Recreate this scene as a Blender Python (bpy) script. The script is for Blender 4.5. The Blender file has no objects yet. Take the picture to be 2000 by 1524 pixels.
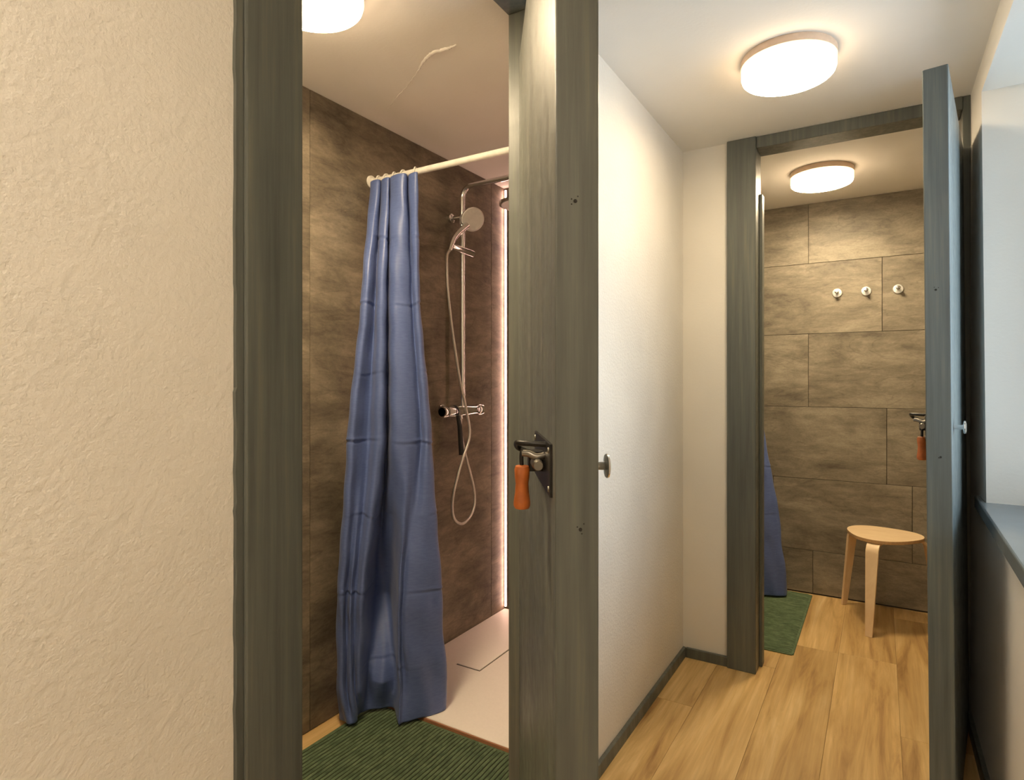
import bpy, bmesh, math, random
from mathutils import Vector, Matrix
random.seed(7)
PI = math.pi
scene = bpy.context.scene
COL = scene.collection

# ------------------------------------------------------------------ camera
cam_d = bpy.data.cameras.new('camera')
cam_d.sensor_fit = 'HORIZONTAL'; cam_d.sensor_width = 36.0
cam_d.lens = 36.0 * 1183.0 / 2000.0
cam_d.shift_y = -17.0 / 2000.0
cam_d.clip_start = 0.02
cam = bpy.data.objects.new('camera', cam_d); COL.objects.link(cam)
cam.location = (0, 0, 1.22)
cam.rotation_euler = (PI / 2, 0, math.radians(31.3))
scene.camera = cam

# ------------------------------------------------------------------ daylight
SKY_STRENGTH = 2.9
ROOM_LAMP, HALL_LAMP, ADDED_LAMP = 53.0, 19.0, 32.0
RIM_STRENGTH = 3.0
LED_STRENGTH = 13.0
world = bpy.data.worlds.new('overcast_sky'); scene.world = world
world.use_nodes = True
bg = world.node_tree.nodes['Background']
bg.inputs['Color'].default_value = (0.72, 0.87, 1.0, 1)
bg.inputs['Strength'].default_value = SKY_STRENGTH
pd = bpy.data.lights.new('window_daylight_portal', 'AREA')
pd.shape = 'RECTANGLE'; pd.size = 1.0; pd.size_y = 1.3
pd.cycles.is_portal = True
po = bpy.data.objects.new('window_daylight_portal', pd); COL.objects.link(po)
po.location = (0.66, 1.86, 1.5); po.rotation_euler = (0, PI / 2, 0)

vs = scene.view_settings
vs.view_transform = 'Standard'; vs.look = 'None'
vs.exposure = 1.3; vs.gamma = 1.0; vs.use_curve_mapping = False

# ------------------------------------------------------------------ materials
def new_mat(name):
    m = bpy.data.materials.new(name); m.use_nodes = True
    nt = m.node_tree
    return m, nt, nt.nodes, nt.links, nt.nodes['Principled BSDF']

def coords(nt, scale=(1, 1, 1), rand=False):
    tc = nt.nodes.new('ShaderNodeTexCoord'); mp = nt.nodes.new('ShaderNodeMapping')
    mp.inputs['Scale'].default_value = scale
    if rand:
        oi = nt.nodes.new('ShaderNodeObjectInfo')
        mul = nt.nodes.new('ShaderNodeMath'); mul.operation = 'MULTIPLY'; mul.inputs[1].default_value = 57.0
        nt.links.new(oi.outputs['Random'], mul.inputs[0])
        cb = nt.nodes.new('ShaderNodeCombineXYZ')
        for k in range(3): nt.links.new(mul.outputs[0], cb.inputs[k])
        ad = nt.nodes.new('ShaderNodeVectorMath'); ad.operation = 'ADD'
        nt.links.new(tc.outputs['Object'], ad.inputs[0]); nt.links.new(cb.outputs[0], ad.inputs[1])
        nt.links.new(ad.outputs[0], mp.inputs['Vector'])
    else:
        nt.links.new(tc.outputs['Object'], mp.inputs['Vector'])
    return mp.outputs['Vector']

def noise(nt, vec, scale, detail=4.0, rough=0.55, dist=0.0):
    n = nt.nodes.new('ShaderNodeTexNoise')
    n.inputs['Scale'].default_value = scale; n.inputs['Detail'].default_value = detail
    n.inputs['Roughness'].default_value = rough; n.inputs['Distortion'].default_value = dist
    nt.links.new(vec, n.inputs['Vector'])
    return n.outputs['Fac']

def ramp(nt, fac, stops):
    r = nt.nodes.new('ShaderNodeValToRGB')
    el = r.color_ramp.elements
    while len(el) < len(stops): el.new(0.5)
    for e, (p, c) in zip(el, stops):
        e.position = p; e.color = tuple(c) + (1,)
    nt.links.new(fac, r.inputs['Fac'])
    return r.outputs['Color']

def mixc(nt, a, b, fac, mode='MIX'):
    m = nt.nodes.new('ShaderNodeMix'); m.data_type = 'RGBA'; m.blend_type = mode
    if isinstance(fac, (int, float)): m.inputs[0].default_value = fac
    else: nt.links.new(fac, m.inputs[0])
    for s, v in ((6, a), (7, b)):
        if isinstance(v, tuple): m.inputs[s].default_value = v + (1,)
        else: nt.links.new(v, m.inputs[s])
    return m.outputs[2]

def bump(nt, height, strength, dist, bsdf, prev=None):
    b = nt.nodes.new('ShaderNodeBump')
    b.inputs['Strength'].default_value = strength; b.inputs['Distance'].default_value = dist
    nt.links.new(height, b.inputs['Height'])
    if prev is not None: nt.links.new(prev, b.inputs['Normal'])
    nt.links.new(b.outputs['Normal'], bsdf.inputs['Normal'])
    return b.outputs['Normal']

def plaster(name, col, k=0.35, blotch=0.06):
    m, nt, N, L, b = new_mat(name)
    v = coords(nt)
    n1 = noise(nt, v, 2.2, 3); n2 = noise(nt, v, 120, 5, 0.6); n3 = noise(nt, coords(nt, (1, 1, 1.7)), 55, 3, 0.5, 0.2)
    c = tuple(x * (1 - blotch) for x in col); d = tuple(min(1, x * (1 + blotch)) for x in col)
    L.new(ramp(nt, n1, [(0.3, c), (0.7, d)]), b.inputs['Base Color'])
    b.inputs['Roughness'].default_value = 0.85
    p = bump(nt, n3, k * 0.5, 0.003, b)
    bump(nt, n2, k, 0.0025, b, p)
    return m

def paint(name, col, rough=0.42, grain=0.35):
    m, nt, N, L, b = new_mat(name)
    v = coords(nt, (30, 30, 1.1), rand=True)
    n1 = noise(nt, v, 2.2, 6, 0.62); n2 = noise(nt, coords(nt, (6, 6, .5), True), 1.7, 3)
    n3 = noise(nt, coords(nt, (1, 1, 1), True), 26, 4)
    base = ramp(nt, n1, [(0.30, tuple(x * 0.72 for x in col)), (0.55, col), (0.8, (col[0] * 1.55, col[1] * 1.38, col[2] * 1.15))])
    base = mixc(nt, base, ramp(nt, n2, [(0.35, (0.8, 0.8, 0.8)), (0.65, (1.12, 1.1, 1.06))]), 0.8, 'MULTIPLY')
    L.new(base, b.inputs['Base Color'])
    L.new(ramp(nt, n3, [(0.3, (rough - .09,) * 3), (0.7, (rough + .1,) * 3)]), b.inputs['Roughness'])
    bump(nt, n1, grain, 0.0015, b)
    return m

def slate(name, dark, mid, light):
    m, nt, N, L, b = new_mat(name)
    v = coords(nt, (1.0, 1.0, 1.9), True)
    n1 = noise(nt, v, 2.6, 9, 0.68, 0.5)
    n2 = noise(nt, coords(nt, (1.6, 1.6, 6), True), 3.4, 10, 0.75, 0.5)
    n3 = noise(nt, coords(nt, (1, 1, 1.6), True), 90, 4, 0.7)
    n4 = noise(nt, coords(nt, (1, 1, 5), True), 1.1, 3, 0.5, 2.5)
    f = nt.nodes.new('ShaderNodeMath'); f.operation = 'MULTIPLY_ADD'
    L.new(n1, f.inputs[0]); f.inputs[1].default_value = 0.58
    g = nt.nodes.new('ShaderNodeMath'); g.operation = 'MULTIPLY'; g.inputs[1].default_value = 0.42
    L.new(n2, g.inputs[0]); L.new(g.outputs[0], f.inputs[2])
    c = ramp(nt, f.outputs[0], [(0.36, dark), (0.5, mid), (0.66, light)])
    # thin dark veins
    vn = ramp(nt, n4, [(0.485, (1, 1, 1)), (0.50, (0.62, 0.6, 0.58)), (0.515, (1, 1, 1))])
    c = mixc(nt, c, vn, 0.55, 'MULTIPLY')
    c = mixc(nt, c, ramp(nt, n3, [(0.3, (0.82, 0.82, 0.82)), (0.7, (1.15, 1.15, 1.15))]), 0.7, 'MULTIPLY')
    L.new(c, b.inputs['Base Color'])
    b.inputs['Roughness'].default_value = 0.55
    bump(nt, f.outputs[0], 0.25, 0.004, b)
    return m

def plank_wood(name):
    m, nt, N, L, b = new_mat(name)
    n1 = noise(nt, coords(nt, (9, 0.8, 9), True), 1.6, 7, 0.62, 0.9)
    n2 = noise(nt, coords(nt, (70, 2.2, 70), True), 1.5, 5, 0.6)
    n3 = noise(nt, coords(nt, (3.2, 1.3, 3.2), True), 1.7, 2)
    c = ramp(nt, n1, [(0.28, (0.30, 0.160, 0.055)), (0.46, (0.57, 0.375, 0.150)), (0.60, (0.68, 0.475, 0.215)), (0.76, (0.77, 0.585, 0.315))])
    c = mixc(nt, c, ramp(nt, n2, [(0.3, (0.80, 0.77, 0.72)), (0.7, (1.1, 1.1, 1.1))]), 0.6, 'MULTIPLY')
    c = mixc(nt, c, ramp(nt, n3, [(0.3, (0.80, 0.76, 0.70)), (0.65, (1.12, 1.12, 1.12))]), 0.7, 'MULTIPLY')
    vo = N.new('ShaderNodeTexVoronoi'); vo.inputs['Scale'].default_value = 1.0
    L.new(coords(nt, (4.2, 1.7, 4.2), True), vo.inputs['Vector'])
    kn = ramp(nt, vo.outputs['Distance'], [(0.0, (0.34, 0.22, 0.14)), (0.045, (0.55, 0.45, 0.36)), (0.10, (1, 1, 1))])
    c = mixc(nt, c, kn, 0.9, 'MULTIPLY')
    oi = N.new('ShaderNodeObjectInfo')
    c = mixc(nt, c, ramp(nt, oi.outputs['Random'], [(0.0, (0.86, 0.84, 0.80)), (1.0, (1.08, 1.08, 1.08))]), 1.0, 'MULTIPLY')
    L.new(c, b.inputs['Base Color'])
    b.inputs['Roughness'].default_value = 0.42
    bump(nt, n2, 0.12, 0.001, b)
    return m

def simple(name, col, rough=0.5, metal=0.0, var=0.08, scale=40, bumpk=0.0):
    m, nt, N, L, b = new_mat(name)
    n = noise(nt, coords(nt), scale, 3)
    L.new(ramp(nt, n, [(0.3, tuple(x * (1 - var) for x in col)), (0.7, tuple(min(1, x * (1 + var)) for x in col))]), b.inputs['Base Color'])
    b.inputs['Roughness'].default_value = rough; b.inputs['Metallic'].default_value = metal
    if bumpk: bump(nt, n, bumpk, 0.001, b)
    return m

def emitter(name, col, strength):
    m, nt, N, L, b = new_mat(name)
    b.inputs['Base Color'].default_value = (0.9, 0.9, 0.88, 1)
    b.inputs['Emission Color'].default_value = col + (1,)
    b.inputs['Emission Strength'].default_value = strength
    return m

def birch(name):
    m, nt, N, L, b = new_mat(name)
    n1 = noise(nt, coords(nt, (4, 26, 4)), 2.0, 5, 0.6)
    L.new(ramp(nt, n1, [(0.3, (0.74, 0.53, 0.30)), (0.7, (0.84, 0.65, 0.41))]), b.inputs['Base Color'])
    b.inputs['Roughness'].default_value = 0.45
    return m

def fabric(name):
    m, nt, N, L, b = new_mat(name)
    n1 = noise(nt, coords(nt, (7, 7, 26)), 6, 4, 0.6)
    n2 = noise(nt, coords(nt), 260, 2)
    L.new(ramp(nt, n1, [(0.3, (0.076, 0.116, 0.295)), (0.7, (0.102, 0.150, 0.350))]), b.inputs['Base Color'])
    b.inputs['Roughness'].default_value = 0.44
    b.inputs['Specular IOR Level'].default_value = 0.55
    b.inputs['Sheen Weight'].default_value = 0.08
    p = bump(nt, n1, 0.07, 0.003, b)
    bump(nt, n2, 0.12, 0.0005, b, p)
    return m

def mat_weave(name):
    m, nt, N, L, b = new_mat(name)
    n1 = noise(nt, coords(nt, (60, 22, 30), True), 1.0, 4, 0.65)
    n2 = noise(nt, coords(nt, (1, 1, 1), True), 420, 3)
    c = ramp(nt, n1, [(0.3, (0.062, 0.098, 0.050)), (0.55, (0.115, 0.165, 0.085)), (0.75, (0.175, 0.225, 0.12))])
    c = mixc(nt, c, ramp(nt, n2, [(0.3, (0.8, 0.8, 0.8)), (0.7, (1.2, 1.2, 1.2))]), 0.6, 'MULTIPLY')
    L.new(c, b.inputs['Base Color'])
    b.inputs['Roughness'].default_value = 0.95
    bump(nt, n2, 0.5, 0.002, b)
    return m

def glass_mat(name):
    m, nt, N, L, b = new_mat(name)
    tr = N.new('ShaderNodeBsdfTransparent'); gl = N.new('ShaderNodeBsdfGlossy'); gl.inputs['Roughness'].default_value = 0.02
    fr = N.new('ShaderNodeFresnel'); fr.inputs['IOR'].default_value = 1.45
    mx = N.new('ShaderNodeMixShader'); L.new(fr.outputs[0], mx.inputs[0]); L.new(tr.outputs[0], mx.inputs[1]); L.new(gl.outputs[0], mx.inputs[2])
    L.new(mx.outputs[0], N['Material Output'].inputs['Surface'])
    return m

M = {}
M['plaster'] = plaster('white_textured_plaster', (0.80, 0.76, 0.69), 0.8)
M['smooth'] = plaster('white_smooth_plaster', (0.82, 0.79, 0.73), 0.14, 0.03)
M['ceiling'] = plaster('ceiling_plaster', (0.86, 0.835, 0.79), 0.16, 0.03)
M['paint'] = paint('dark_grey_wood_paint', (0.125, 0.136, 0.122))
M['paint_daylit'] = paint('daylight_tinted_door_paint', (0.138, 0.166, 0.168), 0.42, 0.25)  # grey door paint with the blue of the window daylight mixed into it
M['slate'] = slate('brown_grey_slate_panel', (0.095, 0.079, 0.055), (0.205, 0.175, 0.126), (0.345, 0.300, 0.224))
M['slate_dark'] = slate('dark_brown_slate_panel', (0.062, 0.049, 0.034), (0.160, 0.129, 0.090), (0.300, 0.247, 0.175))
M['plank'] = plank_wood('oak_vinyl_plank')
M['subfloor'] = simple('plank_joint', (0.30, 0.20, 0.09), 0.9)
M['joint'] = simple('panel_joint', (0.050, 0.042, 0.032), 0.9)
M['lampwhite'] = simple('white_lamp_base', (0.72, 0.55, 0.42), 0.5)
for k_, st_, cl_ in (('lamp', ROOM_LAMP, (1.0, 0.785, 0.50)), ('lamp_hall', HALL_LAMP, (1.0, 0.785, 0.50)), ('lamp_added', ADDED_LAMP, (1.0, 0.85, 0.66))):
    M[k_] = emitter('lit_lamp_diffuser', cl_, st_)
M['lamprim'] = emitter('lit_lamp_rim', (1.0, 0.74, 0.46), RIM_STRENGTH)
M['led'] = emitter('lit_led_strip', (1.0, 0.58, 0.46), LED_STRENGTH)
M['alu'] = simple('aluminium_channel', (0.55, 0.52, 0.5), 0.4, 0.9)
M['chrome'] = simple('polished_chrome', (0.80, 0.80, 0.80), 0.14, 1.0, 0.02)
M['satin'] = simple('satin_chrome', (0.86, 0.85, 0.82), 0.28, 0.85, 0.02)
M['spray'] = simple('grey_spray_face', (0.50, 0.48, 0.44), 0.5)
M['hose'] = simple('metal_hose', (0.62, 0.58, 0.53), 0.32, 0.7, 0.1, 200)
M['black'] = simple('black_plastic', (0.012, 0.012, 0.012), 0.4)
M['iron'] = simple('black_iron', (0.030, 0.028, 0.026), 0.38, 0.6, 0.25, 60, 0.2)
M['steel'] = simple('worn_steel', (0.24, 0.22, 0.185), 0.36, 0.85, 0.15, 80)
M['orangewood'] = simple('orange_stained_wood', (0.46, 0.125, 0.025), 0.42, 0, 0.18, 50)
M['whiteplastic'] = simple('white_plastic_rod', (0.78, 0.75, 0.68), 0.38)
M['fabric'] = fabric('blue_curtain_fabric')
M['mat'] = mat_weave('green_ribbed_mat')
M['mat_groove_shade'] = simple('shaded_mat_groove', (0.038, 0.052, 0.026), 0.95)  # darker green for rib grooves, their shade put into the colour
M['tray'] = simple('off_white_shower_tray', (0.84, 0.79, 0.73), 0.5, 0, 0.02, 120)
M['trayedge'] = simple('terracotta_edge_strip', (0.36, 0.16, 0.08), 0.6)
M['birch'] = birch('birch_veneer')
M['birchedge'] = simple('birch_ply_edge', (0.55, 0.34, 0.16), 0.5, 0, 0.1, 90)
M['sill'] = simple('dark_grey_sill_paint', (0.22, 0.25, 0.262), 0.25, 0, 0.03, 14)
M['glass'] = glass_mat('window_glass')
M['winframe'] = simple('white_window_frame', (0.75, 0.74, 0.70), 0.45)
M['knot'] = simple('dark_knot', (0.02, 0.018, 0.015), 0.8)

# ------------------------------------------------------------------ mesh helpers
class MB:
    def __init__(s): s.v = []; s.f = []
    def quad(s, a, b, c, d):
        n = len(s.v); s.v += [tuple(a), tuple(b), tuple(c), tuple(d)]; s.f.append((n, n + 1, n + 2, n + 3)); return s
    def hexa(s, p):      # p: 8 points, bottom 4 ccw then top 4
        n = len(s.v); s.v += [tuple(q) for q in p]
        for f in ((0, 3, 2, 1), (4, 5, 6, 7), (0, 1, 5, 4), (1, 2, 6, 5), (2, 3, 7, 6), (3, 0, 4, 7)):
            s.f.append(tuple(n + i for i in f))
        return s
    def box(s, x0, x1, y0, y1, z0, z1):
        return s.hexa([(x0, y0, z0), (x1, y0, z0), (x1, y1, z0), (x0, y1, z0), (x0, y0, z1), (x1, y0, z1), (x1, y1, z1), (x0, y1, z1)])
    def prism(s, poly, z0, z1):
        n = len(s.v); k = len(poly)
        s.v += [(x, y, z0) for x, y in poly] + [(x, y, z1) for x, y in poly]
        s.f.append(tuple(n + i for i in reversed(range(k)))); s.f.append(tuple(n + k + i for i in range(k)))
        for i in range(k): s.f.append((n + i, n + (i + 1) % k, n + k + (i + 1) % k, n + k + i))
        return s
    def tube(s, pts, r, seg=12, caps=True, closed=False):
        pts = [Vector(p) for p in pts]; k = len(pts)
        rad = r if isinstance(r, (list, tuple)) else [r] * k
        n = len(s.v); prev = None
        for i, p in enumerate(pts):
            if closed: t = pts[(i + 1) % k] - pts[i - 1]
            else: t = pts[min(i + 1, k - 1)] - pts[max(i - 1, 0)]
            t.normalize()
            if prev is None:
                up = Vector((0, 0, 1)) if abs(t.z) < 0.9 else Vector((1, 0, 0))
                a = t.cross(up).normalized()
            else:
                a = (prev - t * prev.dot(t)).normalized()
            prev = a; b = t.cross(a)
            for j in range(seg):
                w = 2 * PI * j / seg
                s.v.append(tuple(p + (a * math.cos(w) + b * math.sin(w)) * rad[i]))
        rows = k if closed else k - 1
        for i in range(rows):
            for j in range(seg):
                i2 = (i + 1) % k
                s.f.append((n + i * seg + j, n + i2 * seg + j, n + i2 * seg + (j + 1) % seg, n + i * seg + (j + 1) % seg))
        if caps and not closed:
            s.f.append(tuple(n + j for j in range(seg))); s.f.append(tuple(n + (k - 1) * seg + j for j in reversed(range(seg))))
        return s
    def lathe(s, prof, seg=32, mat=None):
        # prof: list of (r, z); revolved around local z, then transformed by mat
        n = len(s.v); mat = mat or Matrix.Identity(4)
        for r, z in prof:
            for j in range(seg):
                w = 2 * PI * j / seg
                s.v.append(tuple(mat @ Vector((r * math.cos(w), r * math.sin(w), z))))
        for i in range(len(prof) - 1):
            for j in range(seg):
                s.f.append((n + i * seg + j, n + i * seg + (j + 1) % seg, n + (i + 1) * seg + (j + 1) % seg, n + (i + 1) * seg + j))
        s.f.append(tuple(n + j for j in reversed(range(seg)))); s.f.append(tuple(n + (len(prof) - 1) * seg + j for j in range(seg)))
        return s
    def mesh(s, name, mat, smooth=None):
        me = bpy.data.meshes.new(name); me.from_pydata(s.v, [], s.f); me.update()
        bm = bmesh.new(); bm.from_mesh(me); bmesh.ops.recalc_face_normals(bm, faces=bm.faces); bm.to_mesh(me); bm.free()
        if mat: me.materials.append(M[mat])
        if smooth is not None:
            me.shade_smooth(); me.set_sharp_from_angle(angle=math.radians(smooth))
        return me
    def build(s, name, mat, parent=None, smooth=None, bevel=0, loc=None):
        return link(name, s.mesh(name, mat, smooth), parent, bevel, loc)

def link(name, me, parent=None, bevel=0, loc=None):
    o = bpy.data.objects.new(name, me); COL.objects.link(o)
    if parent is not None: o.parent = parent
    if loc is not None: o.location = loc
    if bevel:
        b = o.modifiers.new('bevel', 'BEVEL'); b.width = bevel; b.segments = 2; b.limit_method = 'ANGLE'
    return o

def tag(o, label, cat, group=None, kind=None):
    o['label'] = label; o['category'] = cat
    if group: o['group'] = group
    if kind: o['kind'] = kind
    return o

def thing(name, label, cat, loc=(0, 0, 0), rz=0.0, group=None, kind=None):
    o = bpy.data.objects.new(name, None); COL.objects.link(o)
    o.location = loc; o.rotation_euler = (0, 0, rz); o.empty_display_size = 0.1
    return tag(o, label, cat, group, kind)

def struct(name, label, cat, mb, mat, smooth=None, bevel=0):
    return tag(mb.build(name, mat, None, smooth, bevel), label, cat, None, 'structure')

def copy_tree(o, parent=None):
    c = o.copy(); COL.objects.link(c); c.parent = parent
    for ch in [x for x in bpy.data.objects if x.parent == o]: copy_tree(ch, c)
    return c

def catmull(pts, n=8, closed=False):
    P = [Vector(p) for p in pts]; out = []; k = len(P)
    for i in range(k if closed else k - 1):
        if closed: a, b, c, d = P[i - 1], P[i], P[(i + 1) % k], P[(i + 2) % k]
        else: a, b, c, d = P[max(i - 1, 0)], P[i], P[i + 1], P[min(i + 2, k - 1)]
        for j in range(n):
            t = j / n
            out.append(0.5 * ((2 * b) + (c - a) * t + (2 * a - 5 * b + 4 * c - d) * t * t + (3 * b - a - 3 * c + d) * t ** 3))
    if not closed: out.append(P[-1])
    return out

def axis_mat(loc, zdir):
    q = Vector(zdir).normalized().to_track_quat('Z', 'Y')
    return Matrix.Translation(Vector(loc)) @ q.to_matrix().to_4x4()

# ------------------------------------------------------------------ the room shell
H = 2.24
XL, XR = -0.75, 0.275            # corridor side walls
YE = 2.70                        # corridor end wall (front face)
XS = -1.70                       # slate wall of the first shower room
YS = 2.72                        # far wall of the first shower room
YB = 3.86                        # slate wall of the second room
YN = -1.50                       # near end of the corridor

# floor: slab + planks
floor = struct('floor', 'warm oak plank floor running down the corridor into both rooms', 'floor',
               MB().box(-1.80, 0.75, YN - .1, YB + .1, -0.12, -0.006), 'subfloor')
PW, PL = 0.22, 1.22
plank_cache = {}
joint_y = {0: 2.29, 3: 3.09, 1: 2.78, 2: 1.86, 4: 2.47, -1: 2.95, -2: 2.05, -3: 2.6, -4: 1.75, 5: 1.6, 6: 2.2}
def plank_mesh(w, l):
    key = (round(w, 4), round(l, 4))
    if key not in plank_cache:
        g = 0.0004; e = 0.0007
        a = MB()
        x, y = w / 2 - g, l / 2 - g
        p = [(-x, -y), (x, -y), (x, y), (-x, y)]; q = [(-x + e, -y + e), (x - e, -y + e), (x - e, y - e), (-x + e, y - e)]
        a.v = [(u, v, -0.006) for u, v in p] + [(u, v, -0.0004) for u, v in p] + [(u, v, 0.0) for u, v in q]
        a.f = [(3, 2, 1, 0), (8, 9, 10, 11)]
        for i in range(4):
            j = (i + 1) % 4
            a.f += [(i, j, 4 + j, 4 + i), (4 + i, 4 + j, 8 + j, 8 + i)]
        plank_cache[key] = a.mesh('plank', 'plank')
    return plank_cache[key]
for c in range(-4, 6):
    x0 = -0.82 + c * PW; x1 = x0 + PW
    if x0 < -1.72: x0 = -1.72
    y = joint_y[c]
    while y > YN: y -= PL
    while y < YB:
        y0, y1 = max(y, YN), min(y + PL, YB)
        if y1 - y0 > 0.02 and not (x1 <= XL - 0.1 and y1 < 0.3):
            link('plank', plank_mesh(x1 - x0, y1 - y0), floor, 0, ((x0 + x1) / 2, (y0 + y1) / 2, 0))
        y += PL

ceiling = struct('ceiling', 'low white plastered ceiling over corridor and shower rooms', 'ceiling',
                 MB().box(-1.80, 0.75, YN - .1, YB + .1, H, H + 0.12), 'ceiling')
crack = catmull([(-1.097, 1.482, H), (-1.14, 1.481, H), (-1.195, 1.480, H), (-1.265, 1.516, H), (-1.339, 1.567, H), (-1.462, 1.633, H), (-1.579, 1.699, H)], 10)
n = len(crack)
MB().tube([p + Vector((random.uniform(-.003, .003), random.uniform(-.003, .003), 0)) for p in crack],
          [0.0020 + 0.0045 * math.sin(PI * min(1, (i + 2) / (n * .6))) if i < n * .55 else 0.0012 for i in range(n)], 8).build('plaster_seam', 'ceiling', ceiling, 60)

T = 0.10
YD0, YD1 = 0.614, 1.379           # clear opening of the first doorway
FW = 0.108                       # frame post width
wl = MB()
wl.box(XL - T, XL, YN, YD0 - FW, 0, H)
wl.box(XL - T, XL, YD1 + FW, YE + T, 0, H)
struct('wall_left', 'white textured plaster wall on the left of the corridor', 'wall', wl, 'plaster')

# end wall with the second doorway
XD0, XD1 = -0.442, 0.252
we = MB(); we.box(XL, XD0 - 0.116, YE, YE + T, 0, H)
struct('wall_end', 'narrow white wall piece beside the second door frame', 'wall', we, 'smooth')

# right wall with a deep window recess
RT, RB = 2.140, 0.852            # recess top and bottom heights
Y1t, Y1b = 2.421, 2.315          # far reveal at top and bottom
Y0 = 1.40; XO = 0.66
wr = MB()
wr.box(XR, XO, YN, YE + T, 0, RB - 0.04)
wr.hexa([(XR, Y1b, RB - .04), (XO, Y1b - .02, RB - .04), (XO, YE + T, RB - .04), (XR, YE + T, RB - .04),
         (XR, Y1t, RT), (XO, Y1t - .02, RT), (XO, YE + T, RT), (XR, YE + T, RT)])
wr.box(XR, XO, YN, Y0, RB - 0.04, RT)
wr.box(XR, XO, YN, YE + T, RT, H)
struct('wall_right', 'white plastered right wall with a deep window recess', 'wall', wr, 'smooth')

struct('wall_near', 'white wall closing the near end of the corridor', 'wall', MB().box(-0.85, XO, YN - .1, YN, 0, H), 'smooth')
# first shower room
wsl = struct('wall_shower_left', 'dark brown slate-look panel wall behind the shower fittings', 'wall', MB().box(XS - .10, XS - .008, 0.2, YS + .1, 0, H), 'joint')
for a, b in ((0.2, 1.44), (1.44, 2.592), (2.592, YS)):
    l = (b - a) / 2 - 0.0012
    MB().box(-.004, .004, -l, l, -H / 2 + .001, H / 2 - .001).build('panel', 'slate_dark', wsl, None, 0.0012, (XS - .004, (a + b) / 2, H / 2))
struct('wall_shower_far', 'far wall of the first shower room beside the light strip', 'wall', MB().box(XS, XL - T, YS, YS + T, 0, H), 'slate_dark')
struct('wall_shower_near', 'near wall of the first shower room', 'wall', MB().box(XS, XL - T, 0.2, 0.3, 0, H), 'smooth')
# second shower room
struct('wall_room_left', 'left wall of the second shower room', 'wall', MB().box(-1.60, -1.50, YE + T, YB, 0, H), 'slate')
struct('wall_room_right', 'right wall of the second shower room', 'wall', MB().box(0.55, 0.65, YE + T, YB, 0, H), 'slate')
wb = struct('wall_back', 'grey brown slate-look panelled back wall of the second room', 'wall', MB().box(-1.60, 0.65, YB + .008, YB + .1, 0, H), 'joint')
rows = [(0.006, 0.25, [-1.05, -.33, .39]), (0.25, 0.66, [-1.24, -.54, .146]), (0.66, 1.073, [-1.37, -.67, .03]),
        (1.073, 1.492, [-1.05, -.353, .367]), (1.492, 1.896, [-1.40, -.69, .009]), (1.896, H, [-1.05, -.353, .367])]
for z0, z1, xs in rows:
    ed = [-1.50] + xs + [0.55]
    for a, b in zip(ed[:-1], ed[1:]):
        w, h = (b - a) / 2 - .0012, (z1 - z0) / 2 - .0011
        MB().box(-w, w, -.004, .004, -h, h).build('panel', 'slate', wb, None, 0.0012, ((a + b) / 2, YB + .004 + random.uniform(-.0008, .0008), (z0 + z1) / 2))

# baseboards
bb = MB().hexa([(XL, YD1 + FW, 0), (XL + .015, YD1 + FW, 0), (XL + .015, YE, 0), (XL, YE, 0), (XL, YD1 + FW, .042), (XL + .013, YD1 + FW, .040), (XL + .013, YE, .040), (XL, YE, .042)])
bb.box(XL, XL + .015, YN, YD0 - FW, 0, .042)
struct('baseboard_left', 'dark grey low baseboard along the left corridor wall', 'baseboard', bb, 'paint', None, .002)
struct('baseboard_end', 'short dark grey baseboard between corner and second door frame', 'baseboard', MB().box(XL + .015, XD0 - .116, YE - .015, YE, 0, .042), 'paint', None, .002)
struct('baseboard_right', 'dark grey baseboard under the window sill', 'baseboard', MB().box(XR - .014, XR, YN, YE - .03, 0, .055), 'paint', None, .002)

# door frame of the first doorway
t1 = thing('trim_1', 'dark grey painted timber frame around the first doorway', 'door frame', (XL, YD0, 0), kind='structure')
def at(o, mb): 
    lx, ly, lz = o.location
    mb.v = [(x - lx, y - ly, z - lz) for x, y, z in mb.v]; return mb
at(t1, MB().box(XL - T, XL + .010, YD0 - .096, YD0, 0, H)).build('frame_post', 'paint', t1, None, .003)
# ragged outer fillet against the plaster
fil = MB(); prev = None; zz = 0
rr = []
while zz < H:
    rr.append((zz, random.uniform(-.0016, .0012))); zz += random.uniform(.006, .05)
rr.append((H, 0))
for (za, ja), (zb, jb) in zip(rr[:-1], rr[1:]):
    fil.hexa([(XL - .01, YD0 - .110 + ja, za), (XL + .005, YD0 - .107 + ja, za), (XL + .005, YD0 - .0965, za), (XL - .01, YD0 - .0965, za),
              (XL - .01, YD0 - .110 + jb, zb), (XL + .005, YD0 - .107 + jb, zb), (XL + .005, YD0 - .0965, zb), (XL - .01, YD0 - .0965, zb)])
at(t1, fil).build('edge_strip', 'paint', t1)
at(t1, MB().box(XL - T, XL + .006, YD1, YD1 + FW, 0, H)).build('frame_post', 'paint', t1, None, .003)
at(t1, MB().box(XL - T, XL + .004, YD0, YD1, 2.198, H)).build('frame_head', 'paint', t1, None, .003)

# door frame of the second doorway
t2 = thing('trim_2', 'dark grey painted timber frame around the second doorway', 'door frame', (XD0, YE, 0), kind='structure')
at(t2, MB().box(XD0 - .116, XD0, YE - .024, YE + T, 0, H)).build('frame_post', 'paint', t2, None, .003)
at(t2, MB().box(XD1, XR, YE - .012, YE + T, 0, H)).build('frame_post', 'paint', t2, None, .002)
at(t2, MB().box(XD0, XD1, YE - .016, YE + T, 2.192, H)).build('frame_head', 'paint', t2, None, .003)
at(t2, MB().box(XD0, XD0 + .012, YE + .062, YE + T + .012, 0, 2.02)).build('door_stop', 'paint', t2, None, .002)

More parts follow.
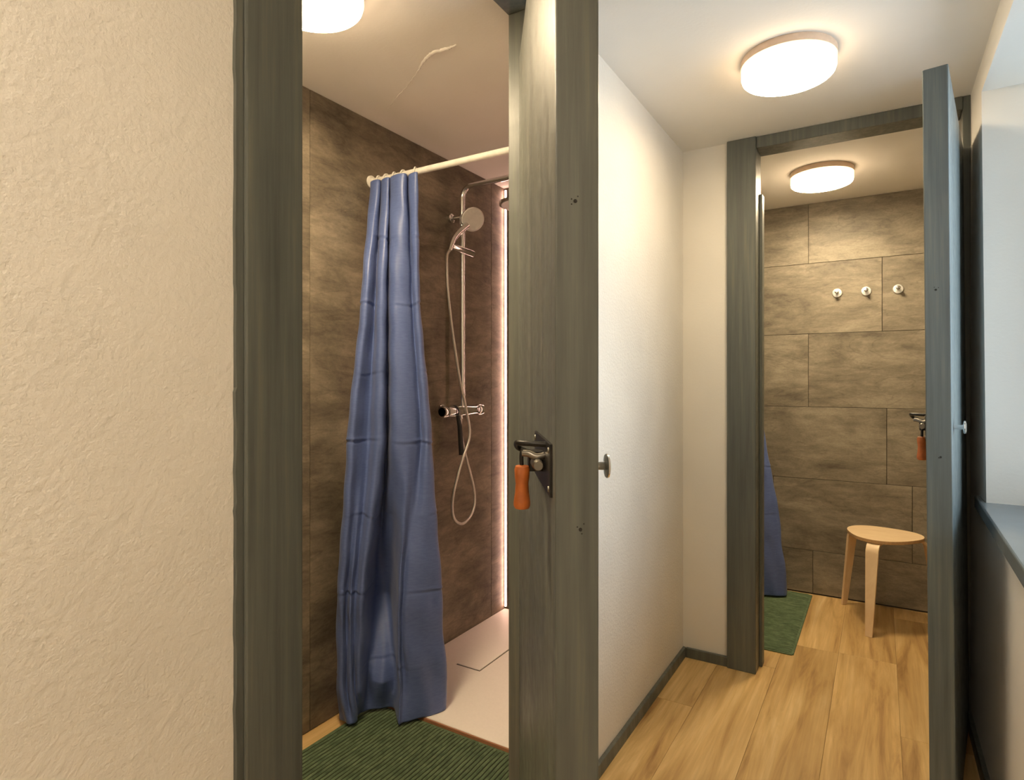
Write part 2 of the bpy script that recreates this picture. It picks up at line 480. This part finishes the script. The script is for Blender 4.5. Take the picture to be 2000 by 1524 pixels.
# window in the right wall
w1 = thing('window_1', 'white framed window in the recess of the right wall', 'window', (XO - .05, (Y0 + Y1b) / 2, RB), kind='structure')
wx0, wx1 = XO - .08, XO - .03
for a in ((Y0, Y0 + .06), (Y1b - .08, Y1b - .01)):
    at(w1, MB().box(wx0, wx1, a[0], a[1], RB, RT)).build('frame_stile', 'winframe', w1, None, .003)
for a in ((RB, RB + .06), (RT - .06, RT)):
    at(w1, MB().box(wx0 + .002, wx1 - .002, Y0, Y1b - .01, a[0], a[1])).build('frame_rail', 'winframe', w1, None, .003)
for a in ((Y0 + .06, Y1b - .08),):
    at(w1, MB().box(wx0 + .022, wx0 + .026, a[0], a[1], RB + .06, RT - .06)).build('pane', 'glass', w1)
sill = at(w1, MB().prism([(0.236, Y0 - .05), (0.260, 2.45), (XR, 2.45), (XR, 2.32), (wx0, 2.32), (wx0, Y0), (XR, Y0), (XR, Y0 - .05)], RB - .04, RB)).build('window_sill', 'sill', w1, None, .004)
sill['label'] = 'dark blue grey window sill board'

# ------------------------------------------------------------------ doors
def lathe_part(name, mat, parent, prof, loc, zdir, seg=24):
    return MB().lathe(prof, seg, axis_mat(loc, zdir)).build(name, mat, parent, 40)

def make_door(name, label, hinge, rz, W, top, t=0.057, pm='paint', gn=.037, gz=0.0):
    d = thing(name, label, 'door', (hinge[0], hinge[1], 0), rz, kind='structure')
    leaf = MB().box(0.004, W, -t, 0, 0.012, top).build('leaf', pm, d, None, .0025)
    for (y, z, s) in ((-.032, 1.463, .0028), (-.025, 1.02, .0026)):
        k = MB().lathe([(s, 0), (s * .8, .0008), (s * .3, .0004)], 7, axis_mat((W, y, z), (1, 0, 0))).build('knot_hole', 'knot', leaf)
        for q in range(3):
            ox, oz = random.uniform(-.006, .006), random.uniform(-.008, .008)
            MB().lathe([(s * .4, 0), (s * .25, .0007)], 6, axis_mat((W, y + ox, z + oz), (1, 0, 0))).build('knot_hole', 'knot', leaf)
    # latch on the inner face (local -y); u = distance from the free edge
    X = lambda u: W - u
    Y = lambda n: -t - n
    z0 = 1.095
    pl = MB().box(X(.265), X(.032), Y(.004), Y(-.001), 1.057, 1.132).build('latch_plate', 'iron', d, None, .0008)
    for u, z in ((.045, 1.122), (.045, 1.067), (.25, 1.122), (.25, 1.067)):
        lathe_part('screw', 'steel', pl, [(.0045, 0), (.004, .0015), (.001, .002)], (X(u), Y(.004), z), (0, -1, 0), 10)
    MB().tube(catmull([(X(.085), Y(.002), 1.126), (X(.088), Y(.022), 1.127), (X(.098), Y(.039), 1.127), (X(.115), Y(.045), 1.126), (X(.135), Y(.042), 1.117), (X(.142), Y(.026), 1.109), (X(.142), Y(.002), 1.106)], 6), .0042, 10).build('latch_loop', 'iron', d, 60)
    MB().tube([(X(.20), Y(.015), z0), (X(.19), Y(.015), z0), (X(.085), Y(.015), z0), (X(.080), Y(.015), z0)], [.006, .0085, .0085, .0068], 16).build('latch_bolt', 'steel', d, 40)
    MB().tube(catmull([(X(.10), Y(.004), 1.108), (X(.10), Y(.016), 1.106), (X(.104), Y(.027), 1.1105), (X(.108), Y(.036), 1.111)], 6), .0055, 10).build('latch_lever', 'steel', d, 60)
    MB().box(X(.15), X(.125), Y(.026), Y(0), 1.080, 1.112).build('latch_keeper', 'iron', d, None, .002)
    MB().tube(catmull([(X(.112), Y(.036), 1.118), (X(.113), Y(gn + .001), 1.105), (X(.115), Y(gn), 1.085 + gz)], 5), .0032, 8).build('latch_stem', 'iron', d, 60)
    g = MB().lathe([(.004, .066), (.0102, .065), (.0118, .060), (.0112, .048), (.0098, .038), (.0108, .024), (.0128, .010), (.0128, .004), (.011, 0)], 24,
                   Matrix.Translation((X(.116), Y(gn), 1.026 + gz)) @ Matrix.Rotation(math.radians(4), 4, 'Y')).build('latch_grip', 'orangewood', d, 50)
    g['label'] = 'orange wooden latch grip'
    # round pull on the outer face
    kn = lathe_part('knob', 'chrome', d, [(.006, 0), (.006, .019), (.0072, .0205), (.0165, .022), (.0178, .0235), (.0172, .026), (.010, .028)], (X(.062), 0, 1.097), (0, 1, 0))
    kn['label'] = 'chrome disc knob'
    return d

D1 = make_door('door_1', 'thick dark grey wooden door standing open towards the camera', (XL + .002, YD1), math.atan2(-.8285, .560) + math.radians(.3), 0.75, 2.055, .059)
D2 = make_door('door_2', 'dark grey wooden door, tinted with daylight blue, standing open beside the window', (0.262, YE - .012), math.atan2(-.9907, -.136), 0.745, 2.055, .057, 'paint_daylit', .019, -.028)
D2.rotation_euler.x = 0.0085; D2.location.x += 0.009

# ------------------------------------------------------------------ ceiling lamps
def make_lamp(label, loc, glow='lamp'):
    l = thing('ceiling_lamp', label, 'lamp', loc, 0, 'round flush ceiling lamps')
    MB().lathe([(.137, 0), (.139, -.004), (.139, -.024), (.120, -.026)], 64).build('lamp_base', 'lampwhite', l, 40)
    MB().lathe([(.119, -.025), (.132, -.026), (.1365, -.030), (.137, -.052), (.134, -.061)], 64).build('lamp_rim', 'lamprim', l, 45)
    MB().lathe([(.134, -.061), (.130, -.065), (.122, -.0675), (.06, -.069), (.001, -.069)], 64).build('lamp_diffuser', glow, l, 45)
    return l
make_lamp('round lit ceiling lamp in the corridor, largest in full view', (-0.248, 2.075, H), 'lamp_hall')
make_lamp('round lit ceiling lamp in the second room above the stool', (-0.243, 3.29, H))
make_lamp('round lit lamp over the first shower, half hidden by the door frame', (-1.235, 1.04, H))
make_lamp('round lit ceiling lamp at the near end of the corridor', (-0.24, -0.45, H), 'lamp_added')  # unseen lamp, added to put warm light on the left wall

# ------------------------------------------------------------------ first shower
led = thing('led_light_strip', 'vertical glowing pinkish light strip in the shower corner', 'light strip', (XS + .02, YS, 0.03))
MB().box(-.018, -.001, -.008, 0, 0, 2.20).build('channel', 'alu', led)
MB().box(-.0115, -.005, -.0125, -.008, .004, 2.196).build('strip_diffuser', 'led', led, None, .001)

led2 = copy_tree(led); led2['label'] = 'vertical light strip in the shower corner hidden behind the door frame'
led2.location = (XL - T - .003, YS, 0.03); led['group'] = led2['group'] = 'shower light strips'

tray = thing('shower_tray', 'flat off-white shower tray beyond the blue curtain', 'shower tray', (XS, 1.69, 0))
MB().box(.002, 0.85, 0, YS - 1.69 - .002, 0.0005, .020).build('basin', 'tray', tray, None, .003)
MB().box(.002, 0.85, -.006, 0, 0.0005, .017).build('edge_strip', 'trayedge', tray)
MB().prism([(0.168, .384), (.282, .384), (.282, .80), (.168, .80)], .0202, .0245).build('drain_cover', 'tray', tray, None, .001)
MB().box(.165, .285, .3805, .8035, .0200, .0206).build('drain_gap', 'joint', tray)

rod = thing('curtain_rod', 'white shower curtain rod in the first shower', 'curtain rod', (XS, 1.735, 1.998), 0, 'shower curtain rods')
MB().tube([(0.008, 0, 0), (0.40, 0, 0), (.848, 0, 0)], .0115, 20).build('tube', 'whiteplastic', rod, 40)
for x, dx in ((.001, 1), (.849, -1)):
    lathe_part('end_flange', 'whiteplastic', rod, [(.024, 0), (.024, .006), (.014, .010), (.013, .022)], (x, 0, 0), (dx, 0, 0))

# shower curtain: lofted folds in local (s right, t towards the room, z) coordinates
NU, NZ = 10, 400
ZT, ZB = 1.980, 0.022
creases = [1.76, 1.51, 1.26, 1.005, 0.74, 0.47, 0.20]
def sec_curve(pts): return [Vector((p.x, p.y, 0)) for p in catmull([(a, b, 0) for a, b in pts], NU)]
def curtain_mesh(S_DIR, T_DIR, secs, seed):
    rng = random.Random(seed)
    curves = [(z, sec_curve(p)) for z, p in secs]; NC = len(curves[0][1])
    cr_phase = [(rng.uniform(0, 6), rng.uniform(.6, 1.6)) for _ in creases]
    wr_ = [(rng.uniform(.15, 1.9), rng.uniform(.05, .95), rng.uniform(.001, .0026), rng.choice((-1, 1)) * rng.uniform(.1, .5)) for _ in range(34)]
    def sample(z, i):
        for (za, ca), (zb, cb) in zip(curves[:-1], curves[1:]):
            if z >= zb - 1e-9:
                f = (za - z) / (za - zb); f2 = f * f * (3 - 2 * f); f = 0.6 * f + 0.4 * f2
                return ca[i].lerp(cb[i], f)
        return curves[-1][1][i]
    cm = MB()
    for k in range(NZ + 1):
        z = ZT + (ZB - ZT) * k / NZ
        row = [sample(z, i) for i in range(NC)]
        for i in range(NC):
            tg = (row[min(i + 1, NC - 1)] - row[max(i - 1, 0)])
            nrm = Vector((-tg.y, tg.x, 0)); nrm = nrm.normalized() if nrm.length > 1e-9 else Vector((0, 1, 0))
            u = i / (NC - 1); off = 0.0
            for (cz, (ph, am)) in zip(creases, cr_phase):
                zc = cz + .008 * math.sin(u * 5 + ph) + .004 * math.sin(u * 17 + ph * 2)
                q = (z - zc) / .0045
                off += am * (.0017 * math.exp(-q * q) - .0022 * math.exp(-(q + 1.8) ** 2)) * (0.55 + 0.45 * math.sin(u * 9 + ph * 3))
            lowk = max(0.0, min(1.0, (0.75 - z) / .6))
            off += .0012 * math.sin(37 * z + 11 * u + 3 * math.sin(9 * u)) + lowk * .005 * math.sin(16 * z + 23 * u) * math.sin(29 * u + 5 * z)
            p = row[i] + nrm * off
            hem = 0.0
            # short slanted drag wrinkles
            for (wz, wu, wa, sl) in wr_:
                du = (u - wu) / .055; q = (z - wz - sl * (u - wu)) / .006
                if abs(du) < 2.5 and abs(q) < 4: off += wa * math.exp(-du * du) * (math.exp(-q * q) - .9 * math.exp(-(q + 1.7) ** 2))
            cm.v.append(tuple(S_DIR * p.x + T_DIR * p.y + Vector((0, 0, z + hem))))
    for k in range(NZ):
        for i in range(NC - 1):
            a = k * NC + i
            cm.f.append((a, a + 1, a + NC + 1, a + NC))
    return cm
pleats = [(-.082, -.010), (-.085, .012), (-.078, .026), (-.062, .031), (-.050, .022), (-.045, .004), (-.046, -.022), (-.040, .014), (-.026, .028), (-.012, .016), (-.014, -.022), (-.009, .018), (.004, .034), (.020, .040), (.038, .032), (.048, .012), (.052, -.022), (.058, .006), (.074, .018), (.088, .004), (.086, -.02)]
hi = [(-.096, -.02), (-.101, .018), (-.092, .046), (-.076, .052), (-.064, .030), (-.056, .004), (-.050, -.004), (-.042, .046), (-.027, .062), (-.012, .048), (-.006, -.004), (.002, .040), (.016, .062), (.034, .066), (.054, .062), (.072, .050), (.082, .030), (.092, .052), (.104, .054), (.112, .030), (.108, -.02)]
mid = [(-.146, .02), (-.151, .055), (-.142, .082), (-.126, .088), (-.110, .060), (-.092, .030), (-.072, .020), (-.052, .072), (-.034, .084), (-.018, .066), (-.006, -.030), (.004, .048), (.018, .080), (.040, .090), (.068, .088), (.096, .072), (.116, .050), (.128, .076), (.142, .078), (.156, .055), (.152, .00)]
low = [(-.180, .05), (-.185, .085), (-.174, .112), (-.160, .116), (-.150, .084), (-.136, .120), (-.122, .092), (-.104, .124), (-.088, .108), (-.072, .03), (-.054, -.06), (-.02, -.085), (.008, -.06), (.020, .03), (.030, .118), (.044, .104), (.060, .124), (.110, .120), (.150, .108), (.190, .088), (.188, .03)]
pool = [(-.180, .06), (-.184, .09), (-.172, .115), (-.158, .124), (-.146, .100), (-.132, .128), (-.120, .104), (-.106, .126), (-.094, .100), (-.078, .040), (-.056, .060), (-.024, .080), (.006, .060), (.022, .06), (.034, .140), (.048, .128), (.066, .142), (.112, .134), (.154, .120), (.205, .100), (.204, .04)]
bot = [(-.165, .06), (-.168, .085), (-.158, .105), (-.146, .120), (-.132, .130), (-.120, .128), (-.112, .108), (-.106, .080), (-.098, .062), (-.080, .054), (-.055, .050), (-.025, .048), (.006, .052), (.022, .080), (.030, .168), (.048, .158), (.070, .152), (.110, .140), (.150, .125), (.200, .102), (.204, .05)]
def hang_rings(parent, path):
    for (x, y, rot) in path:
        ca, sa = math.cos(rot), math.sin(rot)
        ring = [(x + .0170 * math.cos(a) * ca, y + .0170 * math.cos(a) * sa, 1.990 + .0240 * math.sin(a)) for a in [2 * PI * q / 20 for q in range(20)]]
        MB().tube(ring, .0032, 8, False, True).build('curtain_ring', 'whiteplastic', parent, 60)
P0 = (-1.572, 1.70, 0)
cur = thing('shower_curtain', 'blue shower curtain gathered at the wall in the first shower', 'shower curtain', P0, 0, 'blue shower curtains')
top1 = [(s + .014, t + .93 * s + .005) for s, t in pleats]
cloth = curtain_mesh(Vector((0.731, 0.682, 0)), Vector((0.682, -0.731, 0)), [(ZT, top1), (1.55, hi), (1.00, mid), (0.40, low), (0.13, pool), (ZB, bot)], 3).build('cloth', 'fabric', cur, 180)
so = cloth.modifiers.new('thickness', 'SOLIDIFY'); so.thickness = .0012
hang_rings(cur, [(x, .035, PI / 2 + r) for x, r in ((-.085, .1), (-.045, -.2), (-.005, .2), (.04, -.1), (.098, .35))])

# shower column
RX, RY = -1.640, 2.258
sc = thing('shower_column', 'chrome shower column with bar mixer on the slate wall', 'shower', (RX, RY, 0))
arm = [(0, 0, 1.10), (0, 0, 1.5), (0, 0, 2.06)] + [(0.045 * (1 - math.cos(a)), 0, 2.06 + .05 * math.sin(a)) for a in [PI / 2 * q / 8 for q in range(1, 9)]] + [(.20, 0, 2.112), (.36, 0, 2.115)]
MB().tube(arm, .0120, 16).build('riser_pipe', 'chrome', sc, 60)
MB().tube([(.33, 0, 2.11), (.33, 0, 2.0)], .009, 12).build('head_neck', 'chrome', sc, 60)
hd = MB().lathe([(.012, .026), (.020, .014), (.10, .008), (.11, .004), (.110, -.004), (.106, -.006), (.02, -.006)], 48, Matrix.Translation((.33, 0, 1.985))).build('rain_head', 'chrome', sc, 40)
MB().lathe([(.100, 0), (.100, -.002), (.01, -.002)], 40, Matrix.Translation((.33, 0, 1.979))).build('spray_face', 'spray', hd, 40)
MB().tube([(-.058, -.012, 1.972), (-.03, -.006, 1.972), (0, 0, 1.972)], .010, 16).build('wall_bracket', 'chrome', sc, 60)
lathe_part('bracket_rosette', 'chrome', sc, [(.021, 0), (.021, .012), (.014, .016)], (-.0598, -.014, 1.972), (1, 0, 0))
MB().tube([(.008, -.105, 1.822), (.010, -.09, 1.821), (.012, .045, 1.815), (.012, .062, 1.814)], [.011, .0145, .0165, .0165], 18).build('slider_holder', 'chrome', sc, 40)
MB().tube([(0, -.115, 1.085), (0, -.112, 1.085), (0, .112, 1.085), (0, .115, 1.085)], [.021, .0235, .0235, .021], 24).build('mixer_bar', 'chrome', sc, 40)
for sgn in (-1, 1):
    kb = MB().lathe([(.0235, 0), (.0265, .004), (.0270, .030), (.0245, .034), (.0195, .034), (.018, .026)], 28, axis_mat((0, sgn * .118, 1.085), (0, sgn, 0))).build('mixer_knob', 'chrome', sc, 40)
    MB().lathe([(.0180, .0265), (.001, .0265)], 24, axis_mat((0, sgn * .118, 1.085), (0, sgn, 0))).build('knob_cap', 'black', kb)
    lathe_part('wall_rosette', 'chrome', sc, [(.030, 0), (.030, .006), (.016, .012), (.014, .045)], (-.0598, sgn * .075, 1.085), (1, 0, 0))
MB().tube([(.006, -.022, 1.072), (.008, -.02, 1.05)], .009, 12).build('hose_outlet', 'chrome', sc, 50)
# hand shower with its hose
hs = thing('hand_shower', 'round hand shower with looped metal hose beside the curtain', 'hand shower', (-1.60, 2.27, 1.80))
def rel(p, o=hs): return (p[0] - o.location.x, p[1] - o.location.y, p[2] - o.location.z)
fn = Vector((.74, -.50, -.45)).normalized()
hc = Vector((-1.585, 2.262, 1.957))
hh = MB().lathe([(.020, -.024), (.040, -.020), (.053, -.010), (.056, -.002), (.055, .003), (.051, .004)], 40, axis_mat(rel(hc), fn)).build('head', 'chrome', hs, 45)
MB().lathe([(.050, .004), (.049, .0055), (.01, .0058)], 40, axis_mat(rel(hc), fn)).build('spray_face', 'spray', hh, 45)
MB().tube(catmull([rel(hc - fn * .012 + Vector((-.004, -.030, -.034))), rel((-1.617, 2.195, 1.885)), rel((-1.624, 2.165, 1.845)), rel((-1.626, 2.146, 1.798))], 6), [.0145 - .00018 * i for i in range(19)], 16).build('handle', 'chrome', hs, 50)
hp = [(-1.626, 2.146, 1.80), (-1.618, 2.115, 1.77), (-1.610, 2.104, 1.70), (-1.604, 2.104, 1.60), (-1.600, 2.132, 1.43), (-1.596, 2.178, 1.23), (-1.594, 2.226, 1.09), (-1.586, 2.240, 0.976), (-1.592, 2.190, 0.866), (-1.596, 2.138, 0.745),
      (-1.600, 2.128, 0.66), (-1.602, 2.155, 0.605), (-1.604, 2.213, 0.580), (-1.606, 2.280, 0.605), (-1.608, 2.312, 0.66), (-1.610, 2.300, 0.745), (-1.612, 2.240, 0.895), (-1.622, 2.220, 1.00), (-1.632, 2.238, 1.055)]
MB().tube([rel(p) for p in catmull(hp, 10)], .0062, 10).build('hose', 'hose', hs, 80)
# black squeegee hung below the mixer
sq = thing('shower_squeegee', 'black slim handle hanging below the chrome mixer bar', 'squeegee', (-1.616, 2.19, 1.08))
MB().tube([(0, 0, -.012), (.004, .010, -.06), (.008, .018, -.19)], [.008, .011, .0125], 10).build('handle', 'black', sq, 50)
MB().tube(catmull([(0, 0, -.015), (.006, 0, .006), (-.006, 0, .0265), (-.026, 0, .0265), (-.044, 0, .016)], 5), .0035, 8).build('hook', 'black', sq, 60)

# bath mats: ribs run across the short side
def make_mat(label, loc, rz, L_, W_):
    o = thing('bath_mat', label, 'bath mat', loc, rz, 'green ribbed bath mats')
    nr = int(L_ / .0145); m = MB(); prof = []
    for i in range(nr):
        for q in (0, .13, .5, .87):
            prof.append((-L_ / 2 + (i + q) * L_ / nr, .0028 + .0088 * math.sin(PI * q) ** 0.55 if q else .0015))
    prof.append((L_ / 2, .0035))
    NY = 26; rg = random.Random(5)
    ph = [rg.uniform(0, 6) for _ in prof]
    for j in range(NY + 1):
        y = -W_ / 2 + W_ * j / NY
        for i, (x, z) in enumerate(prof):
            m.v.append((x + .0012 * math.sin(y * 21 + ph[i // 4 * 4] * .3), y, z * (1 if 0 < j < NY else .6) + .0006 * math.sin(y * 60 + ph[i])))
    k = len(prof)
    for j in range(NY):
        for i in range(k - 1):
            a = j * k + i; m.f.append((a, a + 1, a + k + 1, a + k))
    b0 = len(m.v); m.v += [(-L_ / 2, -W_ / 2, .0006), (L_ / 2, -W_ / 2, .0006), (L_ / 2, W_ / 2, .0006), (-L_ / 2, W_ / 2, .0006)]
    m.f.append((b0 + 3, b0 + 2, b0 + 1, b0))
    pile = m.build('ribbed_pile', 'mat', o, 60)
    pile.data.materials.append(M['mat_groove_shade'])
    for p in pile.data.polygons:
        if len(p.vertices) == 4 and p.index < NY * (k - 1) and p.index % (k - 1) % 4 in (0, 3): p.material_index = 1
    for s in (-1, 1):
        MB().box(-L_ / 2, L_ / 2, s * W_ / 2 - .006, s * W_ / 2 + .006, .0005, .0062).build('hem', 'mat', o, None, .002)
        MB().box(s * L_ / 2 - .005, s * L_ / 2 + .005, -W_ / 2, W_ / 2, .0005, .0060).build('hem', 'mat', o, None, .002)
    return o
make_mat('green ribbed bath mat in front of the first shower tray', (-1.245, 1.432, 0), 0, 0.75, 0.50)
make_mat('green bath mat on the plank floor near the stool', (-0.575, 3.385, 0), PI / 2, 0.87, 0.48)

# ------------------------------------------------------------------ second room
cur2 = thing('shower_curtain', 'blue shower curtain half hidden behind the second door frame', 'shower curtain', (-0.635, 3.70, 0), 0, 'blue shower curtains')
sc2 = lambda pts, ks, kt, dt=0: [(a * ks, b * kt + dt) for a, b in pts]
top2 = [(b, a - .03) for a, b in pleats]
cloth2 = curtain_mesh(Vector((0.990, 0.139, 0)), Vector((0.139, -0.990, 0)), [(ZT, top2), (1.55, sc2(hi, .35, .8, -.03)), (1.00, sc2(mid, .40, .8, -.03)), (0.40, sc2(low, .80, .8, -.03)), (0.13, sc2(pool, .88, .8, -.03)), (ZB, sc2(bot, .90, .8, -.04))], 8).build('cloth', 'fabric', cur2, 180)
so = cloth2.modifiers.new('thickness', 'SOLIDIFY'); so.thickness = .0012
hang_rings(cur2, [(.015, y, r) for y, r in ((.10, .1), (.06, -.2), (.02, .2), (-.03, -.1), (-.08, .2))])
rod2 = copy_tree(rod); rod2['label'] = 'white curtain rod in the second room behind the frame'
rod2.location = (-0.62, YB, 1.998); rod2.rotation_euler = (0, 0, math.radians(-90))

# wall hooks
for i, (x, lab) in enumerate(((-.207, 'leftmost chrome wall hook on the slate back wall'), (-.066, 'middle chrome wall hook on the slate back wall'), (.082, 'rightmost chrome wall hook on the slate back wall, nearest the door'))):
    h = thing('wall_hook', lab, 'hook', (x, YB, 1.716), 0, 'chrome hooks on the slate wall')
    lathe_part('rosette', 'satin', h, [(.0255, 0), (.0255, .005), (.023, .008), (.010, .009)], (0, 0, 0), (0, -1, 0), 32)
    MB().tube([(0, -.007, 0), (0, -.03, -.001), (0, -.040, .003)], [.0075, .0072, .0072], 14).build('peg', 'chrome', h, 60)
    lathe_part('peg_end', 'chrome', h, [(.006, 0), (.0105, .002), (.0115, .006), (.009, .011), (.002, .012)], (0, -.037, .002), (0, -1, .25), 20)

# stool
st = thing('stool', 'three-legged bent birch plywood stool against the slate wall', 'stool', (0.012, 3.60, 0))
ang0 = math.atan2(-0.250, -0.06)
seat_pts = []
for q in range(96):
    a = 2 * PI * q / 96
    r = 0.166 + 0.012 * math.cos(3 * (a - ang0))
    seat_pts.append((r * math.cos(a), r * math.sin(a)))
seat = MB().prism(seat_pts, .432, .449).build('seat', 'birch', st, None, .002)
seat.data.materials.append(M['birchedge'])
for p in seat.data.polygons:
    if abs(p.normal.z) < .5: p.material_index = 1
for q in range(3):
    a = ang0 + q * 2 * PI / 3
    ca, sa = math.cos(a), math.sin(a)
    # profile centreline (radial, z): under seat, bend, splayed leg
    prof = [(.06, .4255), (.11, .4255), (.152, .4255)]
    for k in range(1, 9):
        b = math.radians(84) * k / 8
        prof.append((.152 + .045 * math.sin(b), .4255 - .045 * (1 - math.cos(b))))
    xe, ze = prof[-1]
    for k in range(1, 9):
        f = k / 8; prof.append((xe + (.250 - xe) * f, ze + (0.0 - ze) * f))
    m = MB(); th = .0065; nP = len(prof)
    for i, (rx, rz_) in enumerate(prof):
        t_ = Vector((prof[min(i + 1, nP - 1)][0] - prof[max(i - 1, 0)][0], prof[min(i + 1, nP - 1)][1] - prof[max(i - 1, 0)][1])).normalized()
        nx, nz = -t_.y, t_.x
        w = .028 if i < 11 else .028 - .0125 * (i - 10) / 8
        for (k, s) in ((1, -1), (1, 1), (-1, 1), (-1, -1)):
            px, pz = rx + nx * th * k, rz_ + nz * th * k
            if i == nP - 1: pz = 0.0
            m.v.append((px * ca - s * w * sa, px * sa + s * w * ca, pz))
    for i in range(nP - 1):
        for k in range(4):
            m.f.append((i * 4 + k, i * 4 + (k + 1) % 4, i * 4 + 4 + (k + 1) % 4, i * 4 + 4 + k))
    m.f.append((0, 1, 2, 3)); m.f.append((nP * 4 - 1, nP * 4 - 2, nP * 4 - 3, nP * 4 - 4))
    m.build('leg', 'birch', st, 40, .0012)
